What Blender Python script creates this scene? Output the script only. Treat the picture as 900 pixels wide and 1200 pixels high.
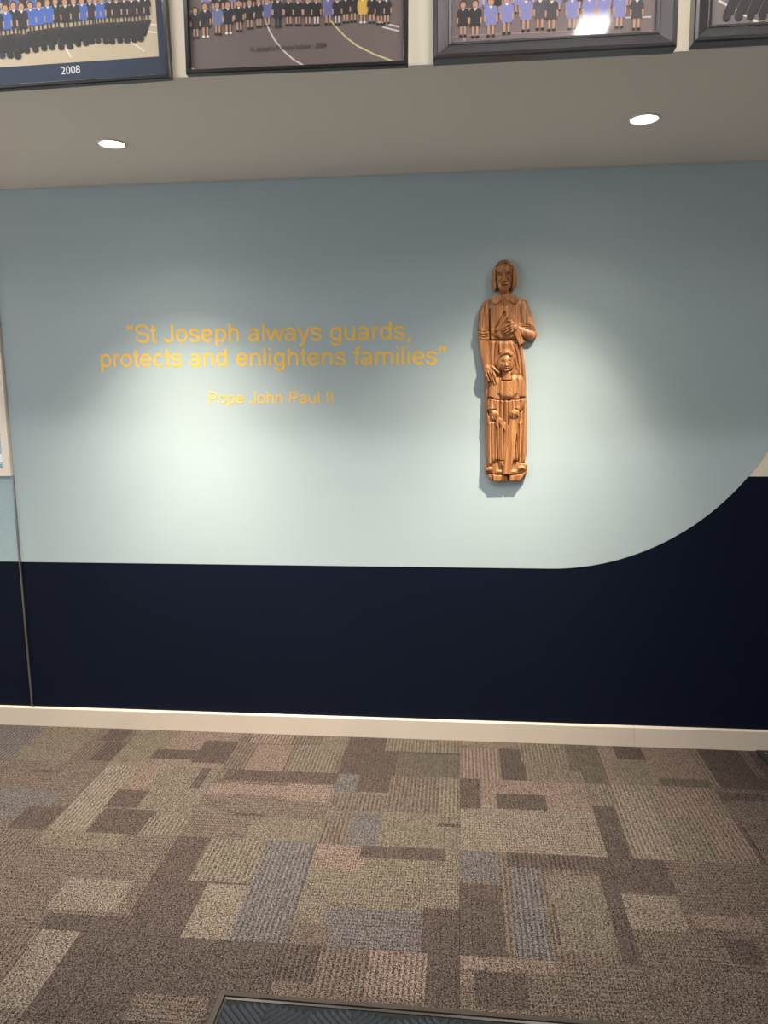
import bpy, math, random
import numpy as np
from mathutils import Vector, Matrix
for o in list(bpy.data.objects): bpy.data.objects.remove(o)
SC = bpy.context.scene
COL = SC.collection

# ------------------------------------------------------------------ camera
YAW, PITCH, ROLL, CAM_D, CAM_H, FPX = 0.10036, 0.15664, -0.00992, 3.3058, 1.5668, 901.94
_f = Vector((-math.sin(YAW)*math.cos(PITCH), math.cos(YAW)*math.cos(PITCH), -math.sin(PITCH)))
_r = Vector((math.cos(YAW), math.sin(YAW), 0)); _u = _r.cross(_f)
_r2 = math.cos(ROLL)*_r + math.sin(ROLL)*_u; _u2 = -math.sin(ROLL)*_r + math.cos(ROLL)*_u
cam = bpy.data.cameras.new('camera'); camo = bpy.data.objects.new('camera', cam); COL.objects.link(camo)
M = Matrix.Identity(4)
for i in range(3): M[i][0], M[i][1], M[i][2] = _r2[i], _u2[i], -_f[i]
M[0][3], M[1][3], M[2][3] = 0, -CAM_D, CAM_H
camo.matrix_world = M
cam.sensor_fit = 'HORIZONTAL'; cam.sensor_width = 36.0; cam.lens = FPX/900*36.0; cam.clip_start = .05
SC.camera = camo

# ------------------------------------------------------------------ world, exposure, lights
w = bpy.data.worlds.new('sky'); SC.world = w; w.use_nodes = True
w.node_tree.nodes['Background'].inputs[0].default_value = (.62, .78, 1, 1)
w.node_tree.nodes['Background'].inputs[1].default_value = 1.0
SC.view_settings.view_transform = 'Standard'; SC.view_settings.look = 'None'
SC.view_settings.gamma = 1; SC.view_settings.exposure = 0.0; SC.view_settings.use_curve_mapping = False
SPOT_W = 340.0        # downlights over the mural
STRIP_W = 12.0       # ceiling strips of the hall, one mirrored and three added
WASH_W = 13.5        # added strips just behind the bulkhead
DAY_W = 48.0         # daylight through the added side window

SOFFIT = 2.438; BULK_Y = -1.0555; CEIL = 3.1
X0, X1, YB = -3.5, 2.9, -7.5
LEDGE, DADO, SKIRT = 1.2, .7987, .0936
SEAM_X = -2.0286

def lamp(name, kind, loc, rot, power, color, parent=None, **kw):
    l = bpy.data.lights.new(name, kind); l.energy = power; l.color = color
    for k, v in kw.items(): setattr(l, k, v)
    o = bpy.data.objects.new(name, l); COL.objects.link(o); o.location = loc; o.rotation_euler = rot
    if parent: o.parent = parent
    return o
lamp('daylight', 'AREA', (X0-.15, -3.6, 1.75), (0, -math.pi/2, 0), DAY_W, (.80, .90, 1), shape='RECTANGLE', size=1.5, size_y=2.6)

# ------------------------------------------------------------------ helpers
def tag(o, label=None, cat=None, group=None, kind=None):
    if label: o['label'] = label
    if cat: o['category'] = cat
    if group: o['group'] = group
    if kind: o['kind'] = kind
    return o
def mesh(name, V, F, mats, parent=None, fm=None, smooth=False, loc=None):
    me = bpy.data.meshes.new(name); me.from_pydata([tuple(map(float, v)) for v in V], [], F)
    for m in (mats if isinstance(mats, (list, tuple)) else [mats]): me.materials.append(m)
    if fm is not None: me.polygons.foreach_set('material_index', fm)
    if smooth: me.polygons.foreach_set('use_smooth', [True]*len(me.polygons))
    me.update(); o = bpy.data.objects.new(name, me); COL.objects.link(o)
    if parent: o.parent = parent
    if loc: o.location = loc
    return o
def empty(name, loc, label, cat, group=None, rot=(0, 0, 0)):
    o = bpy.data.objects.new(name, None); COL.objects.link(o); o.location = loc; o.rotation_euler = rot
    o.empty_display_size = .05
    return tag(o, label, cat, group)
class MB:
    def __init__(s): s.V = []; s.F = []; s.M = []
    def box(s, a, b, m=0, bev=0):
        x0, y0, z0 = a; x1, y1, z1 = b; n = len(s.V)
        s.V += [(x0,y0,z0),(x1,y0,z0),(x1,y1,z0),(x0,y1,z0),(x0,y0,z1),(x1,y0,z1),(x1,y1,z1),(x0,y1,z1)]
        for f in ((0,3,2,1),(4,5,6,7),(0,1,5,4),(1,2,6,5),(2,3,7,6),(3,0,4,7)): s.F.append(tuple(n+i for i in f)); s.M.append(m)
        return s
    def poly(s, pts, m=0):
        n = len(s.V); s.V += [tuple(p) for p in pts]; s.F.append(tuple(range(n, n+len(pts)))); s.M.append(m); return s
    def prism(s, pts, y0, y1, m=0):          # outline in x,z extruded along y
        n = len(s.V); k = len(pts)
        s.V += [(x, y0, z) for x, z in pts]+[(x, y1, z) for x, z in pts]
        s.F.append(tuple(range(n, n+k))); s.M.append(m); s.F.append(tuple(range(n+2*k-1, n+k-1, -1))); s.M.append(m)
        for i in range(k): s.F.append((n+i, n+k+i, n+k+(i+1)%k, n+(i+1)%k)); s.M.append(m)
        return s
    def build(s, name, mats, parent=None, smooth=False): return mesh(name, s.V, s.F, mats, parent, s.M, smooth)
def srgb(r, g, b):
    f = lambda c: (c/255/12.92 if c/255 <= .04045 else ((c/255+.055)/1.055)**2.4)
    return (f(r), f(g), f(b), 1)
def mat(name, col, rough=.6, metal=0, spec=.5, coat=0, bump=None, noise=None, emit=None):
    m = bpy.data.materials.new(name); m.use_nodes = True; nt = m.node_tree; b = nt.nodes['Principled BSDF']
    b.inputs['Base Color'].default_value = col; b.inputs['Roughness'].default_value = rough
    b.inputs['Metallic'].default_value = metal; b.inputs['Specular IOR Level'].default_value = spec
    b.inputs['Coat Weight'].default_value = coat
    if emit: b.inputs['Emission Color'].default_value = emit[0]; b.inputs['Emission Strength'].default_value = emit[1]
    tc = nt.nodes.new('ShaderNodeTexCoord')
    if noise:      # (scale xyz, amount): gentle colour variation
        mp = nt.nodes.new('ShaderNodeMapping'); mp.inputs['Scale'].default_value = noise[0]
        n = nt.nodes.new('ShaderNodeTexNoise'); n.inputs['Scale'].default_value = 1; n.inputs['Detail'].default_value = 4
        mx = nt.nodes.new('ShaderNodeMix'); mx.data_type = 'RGBA'
        k = noise[1]
        mx.inputs['A'].default_value = tuple(c*(1-k) for c in col[:3])+(1,); mx.inputs['B'].default_value = tuple(min(1, c*(1+k)) for c in col[:3])+(1,)
        nt.links.new(tc.outputs['Object'], mp.inputs[0]); nt.links.new(mp.outputs[0], n.inputs['Vector'])
        nt.links.new(n.outputs['Fac'], mx.inputs['Factor']); nt.links.new(mx.outputs['Result'], b.inputs['Base Color'])
    if bump:       # (scale xyz, strength, distance)
        mp = nt.nodes.new('ShaderNodeMapping'); mp.inputs['Scale'].default_value = bump[0]
        n = nt.nodes.new('ShaderNodeTexNoise'); n.inputs['Scale'].default_value = 1; n.inputs['Detail'].default_value = 3
        bp = nt.nodes.new('ShaderNodeBump'); bp.inputs['Strength'].default_value = bump[1]; bp.inputs['Distance'].default_value = bump[2]
        nt.links.new(tc.outputs['Object'], mp.inputs[0]); nt.links.new(mp.outputs[0], n.inputs['Vector'])
        nt.links.new(n.outputs['Fac'], bp.inputs['Height']); nt.links.new(bp.outputs[0], b.inputs['Normal'])
    return m

CREAM = mat('cream wall paint', srgb(236, 226, 208), .7, bump=((300, 300, 300), .2, .0006))
TEAL = mat('dusty teal wall vinyl', srgb(180, 197, 203), .62, spec=.3, noise=((.8, .8, 60), .02), bump=((40, 40, 700), .25, .0005))
NAVY = mat('navy wall vinyl', srgb(9, 18, 37), .65, spec=.15, bump=((500, 500, 500), .25, .0005))
PINB = mat('light blue flecked pinboard fabric', srgb(168, 192, 203), .85, noise=((180, 180, 180), .22), bump=((400, 400, 400), .6, .001))
HALL = mat('slate blue hall wall paint', srgb(96, 112, 124), .8)
SOFF = mat('soffit plaster paint', srgb(236, 231, 225), .8, bump=((120, 120, 120), .15, .0006))
WHITE = mat('white ceiling paint', srgb(232, 230, 226), .8)
SKIRTM = mat('cream gloss skirting paint', srgb(222, 209, 196), .35, noise=((3, 3, 40), .03))
ALU = mat('aluminium strip', srgb(150, 148, 146), .35, metal=.9)
UNDER = mat('dark carpet underlay', srgb(62, 56, 52), .9)

# ------------------------------------------------------------------ setting
def struct(o, label=None): o['kind'] = 'structure'; 
def st(name, mb, mats, label=None):
    o = mb.build(name, mats); o['kind'] = 'structure'
    if label: o['label'] = label
    return o
floor = st('floor', MB().box((X0-.1, YB-.1, -.12), (X1+.1, .12, -.006)), UNDER, 'floor of grey brown patchwork carpet tiles')
wall = st('wall_back', MB().box((X0-.1, 0, -.006), (X1+.1, .12, SOFFIT+.2)), CREAM, 'painted back wall with teal and navy mural')
# navy dado band in two lengths either side of the metal strip
MB().box((SEAM_X+.004, -.0015, SKIRT-.01), (X1, 0, DADO)).prism(
    [(.383, DADO), (X1, DADO), (X1, LEDGE), (.383+math.sqrt(1-(DADO+1-LEDGE)**2)-.003, LEDGE)] +
    [(.383+math.sin(a)*1.001, DADO+1-math.cos(a)*1.001) for a in np.linspace(math.acos(DADO+1-LEDGE)-.01, 0.0, 40)], -.0015, 0).build('navy_panel', NAVY, wall)
MB().box((X0, -.0015, SKIRT-.01), (SEAM_X-.004, 0, DADO)).build('navy_panel', NAVY, wall)
pts = [(SEAM_X+.004, DADO)] + [(.383+math.sin(a), DADO+1-math.cos(a)) for a in np.linspace(0, math.pi/2, 64)] + [(1.383, SOFFIT), (SEAM_X+.004, SOFFIT)]
MB().prism(pts, -.003, 0).build('teal_panel', TEAL, wall)
MB().box((X0, -.004, DADO+.001), (SEAM_X-.004, 0, LEDGE)).build('pinboard_panel', PINB, wall)
MB().box((SEAM_X-.004, -.009, SKIRT), (SEAM_X+.004, 0, LEDGE)).build('metal_strip', ALU, wall)
st('wall_left', MB().box((X0-.1, YB, -.006), (X0, -5.0, CEIL)).box((X0-.1, -2.2, -.006), (X0, 0, CEIL)).box((X0-.1, -5.0, -.006), (X0, -2.2, .95)).box((X0-.1, -5.0, 2.55), (X0, -2.2, CEIL)), CREAM, 'cream wall outside the view on the left')
wl = st('window_added', MB().box((X0-.09, -5.0, .95), (X0-.03, -4.95, 2.55)).box((X0-.09, -2.25, .95), (X0-.03, -2.2, 2.55)).box((X0-.09, -4.95, .95), (X0-.03, -2.25, 1.0)).box((X0-.09, -4.95, 2.5), (X0-.03, -2.25, 2.55)).box((X0-.08, -3.63, 1.0), (X0-.04, -3.57, 2.5)), WHITE, 'added unseen white framed window lighting the hall from the left')  # unseen window added so that cool light enters from the left
st('wall_right', MB().box((X1, YB, -.006), (X1+.1, 0, CEIL)), CREAM, 'cream wall outside the view on the right')
st('wall_rear', MB().box((X0-.1, YB-.1, -.006), (X1+.1, YB, CEIL)), HALL, 'slate blue wall behind the camera')
st('ceiling', MB().box((X0-.1, YB-.1, CEIL), (X1+.1, BULK_Y+.06, CEIL+.1)), WHITE, 'high white ceiling of the hall')
st('trim_1', MB().box((X0, BULK_Y+.0005, SOFFIT), (X1, 0, SOFFIT+.05)), SOFF, 'low grey soffit over the mural holding two downlights')
st('wall_bulkhead', MB().box((X0, BULK_Y, SOFFIT+.003), (X1, BULK_Y+.06, CEIL)), CREAM, 'cream bulkhead face above the soffit')
st('trim_2', MB().box((SEAM_X, -.010, SOFFIT-.006), (X1, -.003, SOFFIT)), mat('pale caulk line', srgb(190, 192, 186), .6), 'thin pale bead between the soffit and the wall')
def skirt(a, b, name):
    mb = MB(); n = 0
    prof = [(0, 0), (-.014, 0), (-.014, SKIRT-.006), (-.009, SKIRT), (0, SKIRT)]
    k = len(prof); mb.V = [(a, y, z) for y, z in prof]+[(b, y, z) for y, z in prof]
    mb.F = [tuple(range(k)), tuple(range(2*k-1, k-1, -1))]+[(i, i+k, (i+1) % k+k, (i+1) % k) for i in range(k)]; mb.M = [0]*len(mb.F)
    o = st(name, mb, SKIRTM, None); return o
tag(skirt(X0, .7682, 'baseboard_back'), 'long cream skirting board under the navy wall, up to the joint')
tag(skirt(.7692, X1, 'baseboard_back'), 'cream skirting board under the navy wall right of the joint')

# glazed opening at the far left edge, above the ledge
GLASS = bpy.data.materials.new('clear glass'); GLASS.use_nodes = True; nt = GLASS.node_tree
for n in list(nt.nodes): nt.nodes.remove(n)
fr = nt.nodes.new('ShaderNodeFresnel'); ge = nt.nodes.new('ShaderNodeNewGeometry'); mr = nt.nodes.new('ShaderNodeMapRange'); mr.inputs['To Min'].default_value = 1.5; mr.inputs['To Max'].default_value = 1/1.5
nt.links.new(ge.outputs['Backfacing'], mr.inputs['Value']); nt.links.new(mr.outputs[0], fr.inputs[0])
tr = nt.nodes.new('ShaderNodeBsdfTransparent'); gl = nt.nodes.new('ShaderNodeBsdfGlossy'); gl.inputs['Roughness'].default_value = .06
mx = nt.nodes.new('ShaderNodeMixShader'); ou = nt.nodes.new('ShaderNodeOutputMaterial')
nt.links.new(fr.outputs[0], mx.inputs[0]); nt.links.new(tr.outputs[0], mx.inputs[1]); nt.links.new(gl.outputs[0], mx.inputs[2]); nt.links.new(mx.outputs[0], ou.inputs[0])
IVORY = mat('ivory gloss frame paint', srgb(246, 234, 222), .35)
wx1, wx0, wz0, wz1 = SEAM_X, -2.95, LEDGE, 2.25
fw = .034
wf = st('window_1', MB().box((wx0, -.02, wz0), (wx1, 0, wz0+fw)).box((wx0, -.02, wz1-fw), (wx1, 0, wz1)).box((wx0, -.02, wz0+fw), (wx0+fw, 0, wz1-fw)).box((wx1-fw, -.02, wz0+fw), (wx1, 0, wz1-fw)), IVORY, 'ivory framed notice window at the left edge of the wall')
BAND = mat('grey teal banner print', srgb(128, 156, 160), .6)
PALE = mat('pale banner print', srgb(226, 238, 240), .6)
bn = MB()
z = wz0+fw
for h, m in ((.03, 0), (.035, 1), (.1, 0), (.025, 1), (.7, 2)):
    bn.box((wx0+fw, -.008, z), (wx1-fw, -.0005, min(z+h, wz1-fw)), m); z += h
bn.build('banner_backing', [BAND, PALE, IVORY], wf)
MB().box((wx0+fw, -.014, wz0+fw), (wx1-fw, -.011, wz1-fw)).build('pane', GLASS, wf)

# ------------------------------------------------------------------ carpet tiles
def carpet_mat():
    m = bpy.data.materials.new('patchwork loop carpet'); m.use_nodes = True; nt = m.node_tree; L = nt.links.new; N = nt.nodes.new
    b = nt.nodes['Principled BSDF']; b.inputs['Roughness'].default_value = .92; b.inputs['Specular IOR Level'].default_value = .15
    ac = N('ShaderNodeAttribute'); ac.attribute_name = 'patch'; am = N('ShaderNodeAttribute'); am.attribute_name = 'mode'
    tc = N('ShaderNodeTexCoord'); sx = N('ShaderNodeSeparateXYZ'); L(tc.outputs['Object'], sx.inputs[0])
    sm = N('ShaderNodeSeparateColor'); L(am.outputs['Color'], sm.inputs[0])
    def mth(op, a, c=None, d=None):
        n = N('ShaderNodeMath'); n.operation = op
        for i, v in enumerate((a, c, d)):
            if v is None: continue
            if isinstance(v, (int, float)): n.inputs[i].default_value = v
            else: L(v, n.inputs[i])
        return n.outputs[0]
    wob = N('ShaderNodeTexNoise'); wob.inputs['Scale'].default_value = 110; wob.inputs['Detail'].default_value = 1
    wv = mth('MULTIPLY', mth('SUBTRACT', wob.outputs['Fac'], .5), 5.0)
    def stripe(ax, pitch): return mth('SINE', mth('ADD', mth('MULTIPLY', ax, 2*math.pi/pitch), wv))
    sV = stripe(sx.outputs[0], .0155); sH = stripe(sx.outputs[1], .0155)
    dV = stripe(sx.outputs[0], .0085); dH = stripe(sx.outputs[1], .0085)
    # dotted loops run along the stripes
    hV = mth('ADD', mth('MULTIPLY', sV, .75), mth('MULTIPLY', dH, .25)); hH = mth('ADD', mth('MULTIPLY', sH, .5), mth('MULTIPLY', dV, .5))
    st_ = mth('ADD', mth('MULTIPLY', hV, sm.outputs[0]), mth('MULTIPLY', hH, sm.outputs[1]))
    sp = N('ShaderNodeTexNoise'); sp.inputs['Scale'].default_value = 120; sp.inputs['Detail'].default_value = 2; sp.inputs['Roughness'].default_value = .8
    wn = N('ShaderNodeTexVoronoi'); wn.inputs['Scale'].default_value = 210; wc = N('ShaderNodeSeparateColor'); L(wn.outputs['Color'], wc.inputs[0])
    spk = mth('ADD', mth('MULTIPLY', mth('SUBTRACT', sp.outputs['Fac'], .5), 13), mth('MULTIPLY', mth('SUBTRACT', wc.outputs[0], .5), 4.2))
    lg = N('ShaderNodeTexNoise'); lg.inputs['Scale'].default_value = 7; lg.inputs['Detail'].default_value = 2
    lgv = mth('MULTIPLY', mth('SUBTRACT', lg.outputs['Fac'], .5), .28)
    tot = mth('ADD', mth('ADD', mth('MULTIPLY', st_, .58), mth('MULTIPLY', spk, .55)), mth('ADD', 1.0, lgv))
    tot = mth('MAXIMUM', tot, .12); tot = mth('MINIMUM', tot, 2.3)
    vm = N('ShaderNodeVectorMath'); vm.operation = 'SCALE'; L(ac.outputs['Color'], vm.inputs[0]); L(tot, vm.inputs['Scale'])
    L(vm.outputs[0], b.inputs['Base Color'])
    hh = mth('ADD', mth('MULTIPLY', st_, .58), mth('MULTIPLY', spk, .6))
    bp = N('ShaderNodeBump'); bp.inputs['Strength'].default_value = .7; bp.inputs['Distance'].default_value = .003
    L(hh, bp.inputs['Height']); L(bp.outputs[0], b.inputs['Normal'])
    return m
CARP = carpet_mat()
CARPET = {
 (0,-2.5): ("eV", ""),
 (0,-2): ("bH", "0,0,9,50,eV 5,0,31,50,dP 31,32,50,47,bV 36,0,47,28,aP 40,29,50,47,aV"),
 (0,-1.5): ("cP", "0,0,19,47,dP 16,34,38,43,aP 35,24,50,45,aP"),
 (0,-1): ("bV", "5,0,24,25,cV 10,26,26,50,cP 28,25,47,50,dV 38,0,50,30,dP"),
 (0,-0.5): ("aP", "0,0,19,28,aP 17,0,50,28,dV 23,30,50,50,gP"),
 (0,0): ("dP", "0,0,23,20,cP 0,22,16,50,cV 17,22,27,50,aP 26,0,44,33,dV 46,0,50,40,gP"),
 (0,0.5): ("cP", "0,0,10,50,gP 17,0,29,28,aP 13,29,28,50,dP 30,43,50,50,gP"),
 (0,1): ("aP", "0,0,3,50,dV 20,0,24,40,bV"),
 (1,-2.5): ("eP", ""),
 (1,-2): ("bH", "20,7,33,9,aP 16,23,43,45,eP 35,35,50,50,aP"),
 (1,-1.5): ("dP", "0,0,15,50,fV 16,0,25,18,cP 42,0,46,17,aV 14,20,27,33,aP 15,34,36,50,aP 35,39,50,50,dV"),
 (1,-1): ("bH", "3,0,50,9,aP 0,12,32,20,cP 31,10,50,23,cH 15,33,27,35,aP 24,36,50,50,dP"),
 (1,-0.5): ("dP", "0,0,11,15,eP 9,0,22,14,aP 22,0,42,28,bV 42,0,50,28,dV 0,16,24,28,bV 0,30,13,50,bV 10,29,21,50,eP 42,34,50,36,aP"),
 (1,0): ("fH", "0,0,50,20,cP 0,0,8,23,aP 14,11,33,22,aP"),
 (1,0.5): ("dV", "0,17,8,50,aP 0,0,4,16,dP 10,0,23,50,fV 26,0,46,23,cV 37,22,50,47,cV"),
 (1,1): ("bP", "0,3,17,9,aP 0,27,2,50,aV"),
 (2,-2.5): ("bV", ""),
 (2,-2): ("bV", ""),
 (2,-1.5): ("bH", "0,0,31,10,dP 23,26,45,41,fP 25,43,50,50,aP"),
 (2,-1): ("aP", "12,0,33,24,dV 19,25,37,50,fP 33,0,50,50,eV"),
 (2,-0.5): ("dH", "0,0,18,14,cH 16,0,45,7,aP 9,33,40,50,eH 0,41,12,50,bP 39,31,50,50,aP"),
 (2,0): ("bV", "0,0,13,17,eP 0,18,13,50,aP 16,0,26,50,eV 16,0,50,8,aV 28,11,45,46,dP 45,3,50,50,aP 28,26,29,44,aP"),
 (2,0.5): ("bH", "0,0,18,18,aP 0,19,17,35,fP 19,27,39,33,cP 25,37,34,47,aP"),
 (2,1): ("bH", ""),
 (3,-2): ("bV", ""),
 (3,-1.5): ("bV", "27,0,40,29,fP 39,0,50,33,aP"),
 (3,-1): ("aP", "15,21,35,30,bH"),
 (3,-0.5): ("bP", "10,0,27,18,bV 0,0,11,14,aV 25,0,42,17,cV 41,0,50,19,aP"),
 (3,0): ("bH", "0,0,26,5,cP 0,7,4,11,cP 4,6,18,18,aP"),
 (3,0.5): ("bP", ""),
 (3,1): ("bH", ""),
 (4,-2): ("bH", ""),
 (4,-1.5): ("aP", ""),
 (4,-1): ("bV", ""),
 (4,-0.5): ("bH", ""),
 (4,0): ("aP", ""),
 (4,0.5): ("dV", ""),
 (4,1): ("bP", ""),
}
PCOL = dict(a=(87, 77, 74), b=(104, 93, 87), c=(122, 107, 101), d=(112, 104, 95), e=(102, 97, 98), f=(122, 112, 104), g=(95, 88, 80))
def carpet_tile(x, y, w, h, dflt, rects):
    # x,y = far left corner; patch rectangles in cm from that corner; cells cut along all patch edges
    us = sorted({0, int(round(w*100))}|{v for r in rects for v in (r[0], r[2])}); vs = sorted({0, int(round(h*100))}|{v for r in rects for v in (r[1], r[3])})
    us = [u for u in us if u <= round(w*100)]; vs = [v for v in vs if v <= round(h*100)]
    g = .0007; bz = .0025
    def px(u): return x+min(max(u/100, g), w-g)
    def py(v): return y-min(max(v/100, g), h-g)
    V = [(px(u), py(v), 0) for v in vs for u in us]; F = []; C = []; nu = len(us)
    key = []
    for j in range(len(vs)-1):
        for i in range(nu-1):
            cu, cv = (us[i]+us[i+1])/2, (vs[j]+vs[j+1])/2; k = dflt
            for r in rects:
                if r[0] <= cu <= r[2] and r[1] <= cv <= r[3]: k = r[4]
            F.append((j*nu+i, (j+1)*nu+i, (j+1)*nu+i+1, j*nu+i+1)); key.append(k)
    n = len(V); V += [(x+g, y-g, -.006), (x+w-g, y-g, -.006), (x+w-g, y-h+g, -.006), (x+g, y-h+g, -.006)]
    nv = len(vs)
    F += [(0,)+tuple(range(1, nu))+(n+1, n), tuple(range((nv-1)*nu, nv*nu))[::-1]+(n+3, n+2),
          tuple(range(0, nv*nu, nu))[::-1]+(n, n+3), tuple(range(nu-1, nv*nu, nu))+(n+2, n+1), (n, n+1, n+2, n+3)]
    F = [tuple(f) for f in F]; key += [dflt]*5
    me = bpy.data.meshes.new('carpet_tile'); me.from_pydata(V, [], F); me.materials.append(CARP)
    a = me.attributes.new('patch', 'FLOAT_COLOR', 'FACE'); m = me.attributes.new('mode', 'FLOAT_COLOR', 'FACE')
    for i, k in enumerate(key):
        a.data[i].color = srgb(*PCOL[k[0]]); m.data[i].color = {'V': (1, 0, 0, 1), 'H': (.1, .9, 0, 1), 'P': (.3, .12, 0, 1)}[k[1]]
    me.update(); o = bpy.data.objects.new('carpet_tile', me); COL.objects.link(o); o.parent = floor
rng = random.Random(4)
TX, TY = .004, -.356
for k in range(-7, 6):
    for j in range(0, 13):
        xx = TX+.5*k; x1 = min(xx+.5, X1); xx = max(xx, X0)
        y0 = 0 if j == 0 else TY-.5*(j-1); y1 = max(TY-.5*j, YB)
        if x1-xx < .02 or y0-y1 < .02: continue
        c = CARPET.get((j, .5*k))
        if c:
            rects = [tuple(int(v) for v in t.split(',')[:4])+(t.split(',')[4],) for t in c[1].split()]; d = c[0]
            if j == 0: rects = [(r[0], max(0, r[1]-14), r[2], max(0, r[3]-14), r[4]) for r in rects]
        else:
            d = rng.choice('abdbf')+rng.choice('VHP'); rects = []
            for q in range(4):
                u, v = rng.randrange(0, 36), rng.randrange(0, 36); rects.append((u, v, min(50, u+rng.randrange(9, 30)), min(50, v+rng.randrange(9, 24)), rng.choice('aabcdefg')+rng.choice('VHPP')))
        carpet_tile(xx, y0, x1-xx, y0-y1, d, rects)

# ------------------------------------------------------------------ downlights
LENS = mat('lit downlight lens', (1, 1, 1, 1), .5, emit=((1, .95, .86, 1), 14))
RING = mat('white downlight rim', srgb(225, 220, 212), .4)
def downlight(x, y, label, tilt=0):
    t = empty('downlight', (x, y, SOFFIT), label, 'ceiling light', 'downlights in the soffit')
    n = 40; mb = MB(); prof = [(.052, 0), (.052, -.003), (.049, -.005), (.044, -.004), (.043, -.001)]
    for i in range(n):
        a = 2*math.pi*i/n; mb.V += [(r*math.cos(a), r*math.sin(a), z) for r, z in prof]
    k = len(prof)
    for i in range(n):
        for q in range(k-1): mb.F.append((i*k+q, i*k+q+1, ((i+1) % n)*k+q+1, ((i+1) % n)*k+q)); mb.M.append(0)
    mb.build('rim', RING, t, True)
    MB().poly([(.0435*math.cos(-2*math.pi*i/n), .0435*math.sin(-2*math.pi*i/n), -.0015) for i in range(n)]).build('lens', LENS, t)
    b = lamp('bulb', 'SPOT', (0, 0, -.012), (0, math.radians(tilt), 0), SPOT_W, (1, .87, .68), t, spot_size=math.radians(170), spot_blend=.2, shadow_soft_size=.022)
    # beam profile of the reflector lamp: candle power falls off with the angle from the axis
    l = b.data; l.use_nodes = True; nt = l.node_tree; em = nt.nodes['Emission']
    tc = nt.nodes.new('ShaderNodeTexCoord'); sx = nt.nodes.new('ShaderNodeSeparateXYZ'); ab = nt.nodes.new('ShaderNodeMath'); ab.operation = 'ABSOLUTE'; rp = nt.nodes.new('ShaderNodeValToRGB')
    nt.links.new(tc.outputs['Normal'], sx.inputs[0]); nt.links.new(sx.outputs[2], ab.inputs[0]); nt.links.new(ab.outputs[0], rp.inputs[0]); nt.links.new(rp.outputs[0], em.inputs['Strength'])
    PR = ((.087, 0), (.5, .002), (.70, .015), (.76, .06), (.80, .15), (.85, .28), (.90, .5), (.9455, .85), (.985, 1))
    e = rp.color_ramp.elements
    e[0].position, e[0].color = PR[0][0], (0, 0, 0, 1); e[1].position, e[1].color = PR[-1][0], (1, 1, 1, 1)
    for p_, v_ in PR[1:-1]: q = e.new(p_); q.color = (v_, v_, v_, 1)
    return t
downlight(-1.2334, -.5252, 'round lit recessed downlight in the soffit at left, above the lettering', -4)
downlight(.5917, -.5414, 'round lit recessed downlight in the soffit at right, above the wooden carving', 18)
downlight(-3.06, -.5252, 'added round lit recessed downlight in the soffit, unseen beyond the left edge')  # added out of view to raise the light on the left wall

# ceiling strip lights of the hall behind the bulkhead (one mirrored in a frame, three added for light)
TUBE = mat('lit strip diffuser', (1, 1, 1, 1), .5, emit=((1, .96, .9, 1), 9))
for i, (x, y0) in enumerate(((.535, -3.52), (-2.75, -3.48), (.56, -6.4), (-2.75, -6.4))):
    t = empty('strip_light', (x, y0+.6, CEIL), ['linear strip light reflected in the wide dark frame', 'added unseen linear strip light near the left window of the hall', 'added unseen linear strip light at the back right of the hall', 'added unseen linear strip light at the back left of the hall'][i], 'ceiling light', 'linear strip lights of the hall')
    MB().box((-.07, -.62, -.03), (.07, .62, 0)).build('housing', RING, t)
    MB().box((-.06, -.61, -.045), (.06, .61, -.03)).build('diffuser', TUBE, t)
    lamp('tube', 'AREA', (0, 0, -.05), (0, 0, 0), STRIP_W*(1 if y0 > -5 else .35), (1, .97, .92), t, shape='RECTANGLE', size=.12, size_y=1.2)

for x in (-1.5, .45):  # two strips added to brighten the bulkhead face and the frames
    t = empty('added_washer', (x, -1.72, CEIL), 'added unseen ceiling strip light just behind the bulkhead, '+('left' if x < 0 else 'right')+' one of two', 'ceiling light', 'added wall washers by the bulkhead')
    MB().box((-.62, -.05, -.03), (.62, .05, 0)).build('housing', RING, t)
    MB().box((-.61, -.04, -.04), (.61, .04, -.03)).build('diffuser', TUBE, t)
    lamp('tube', 'AREA', (0, 0, -.045), (0, 0, 0), WASH_W, (1, .93, .84), t, shape='RECTANGLE', size=1.2, size_y=.08)

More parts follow.
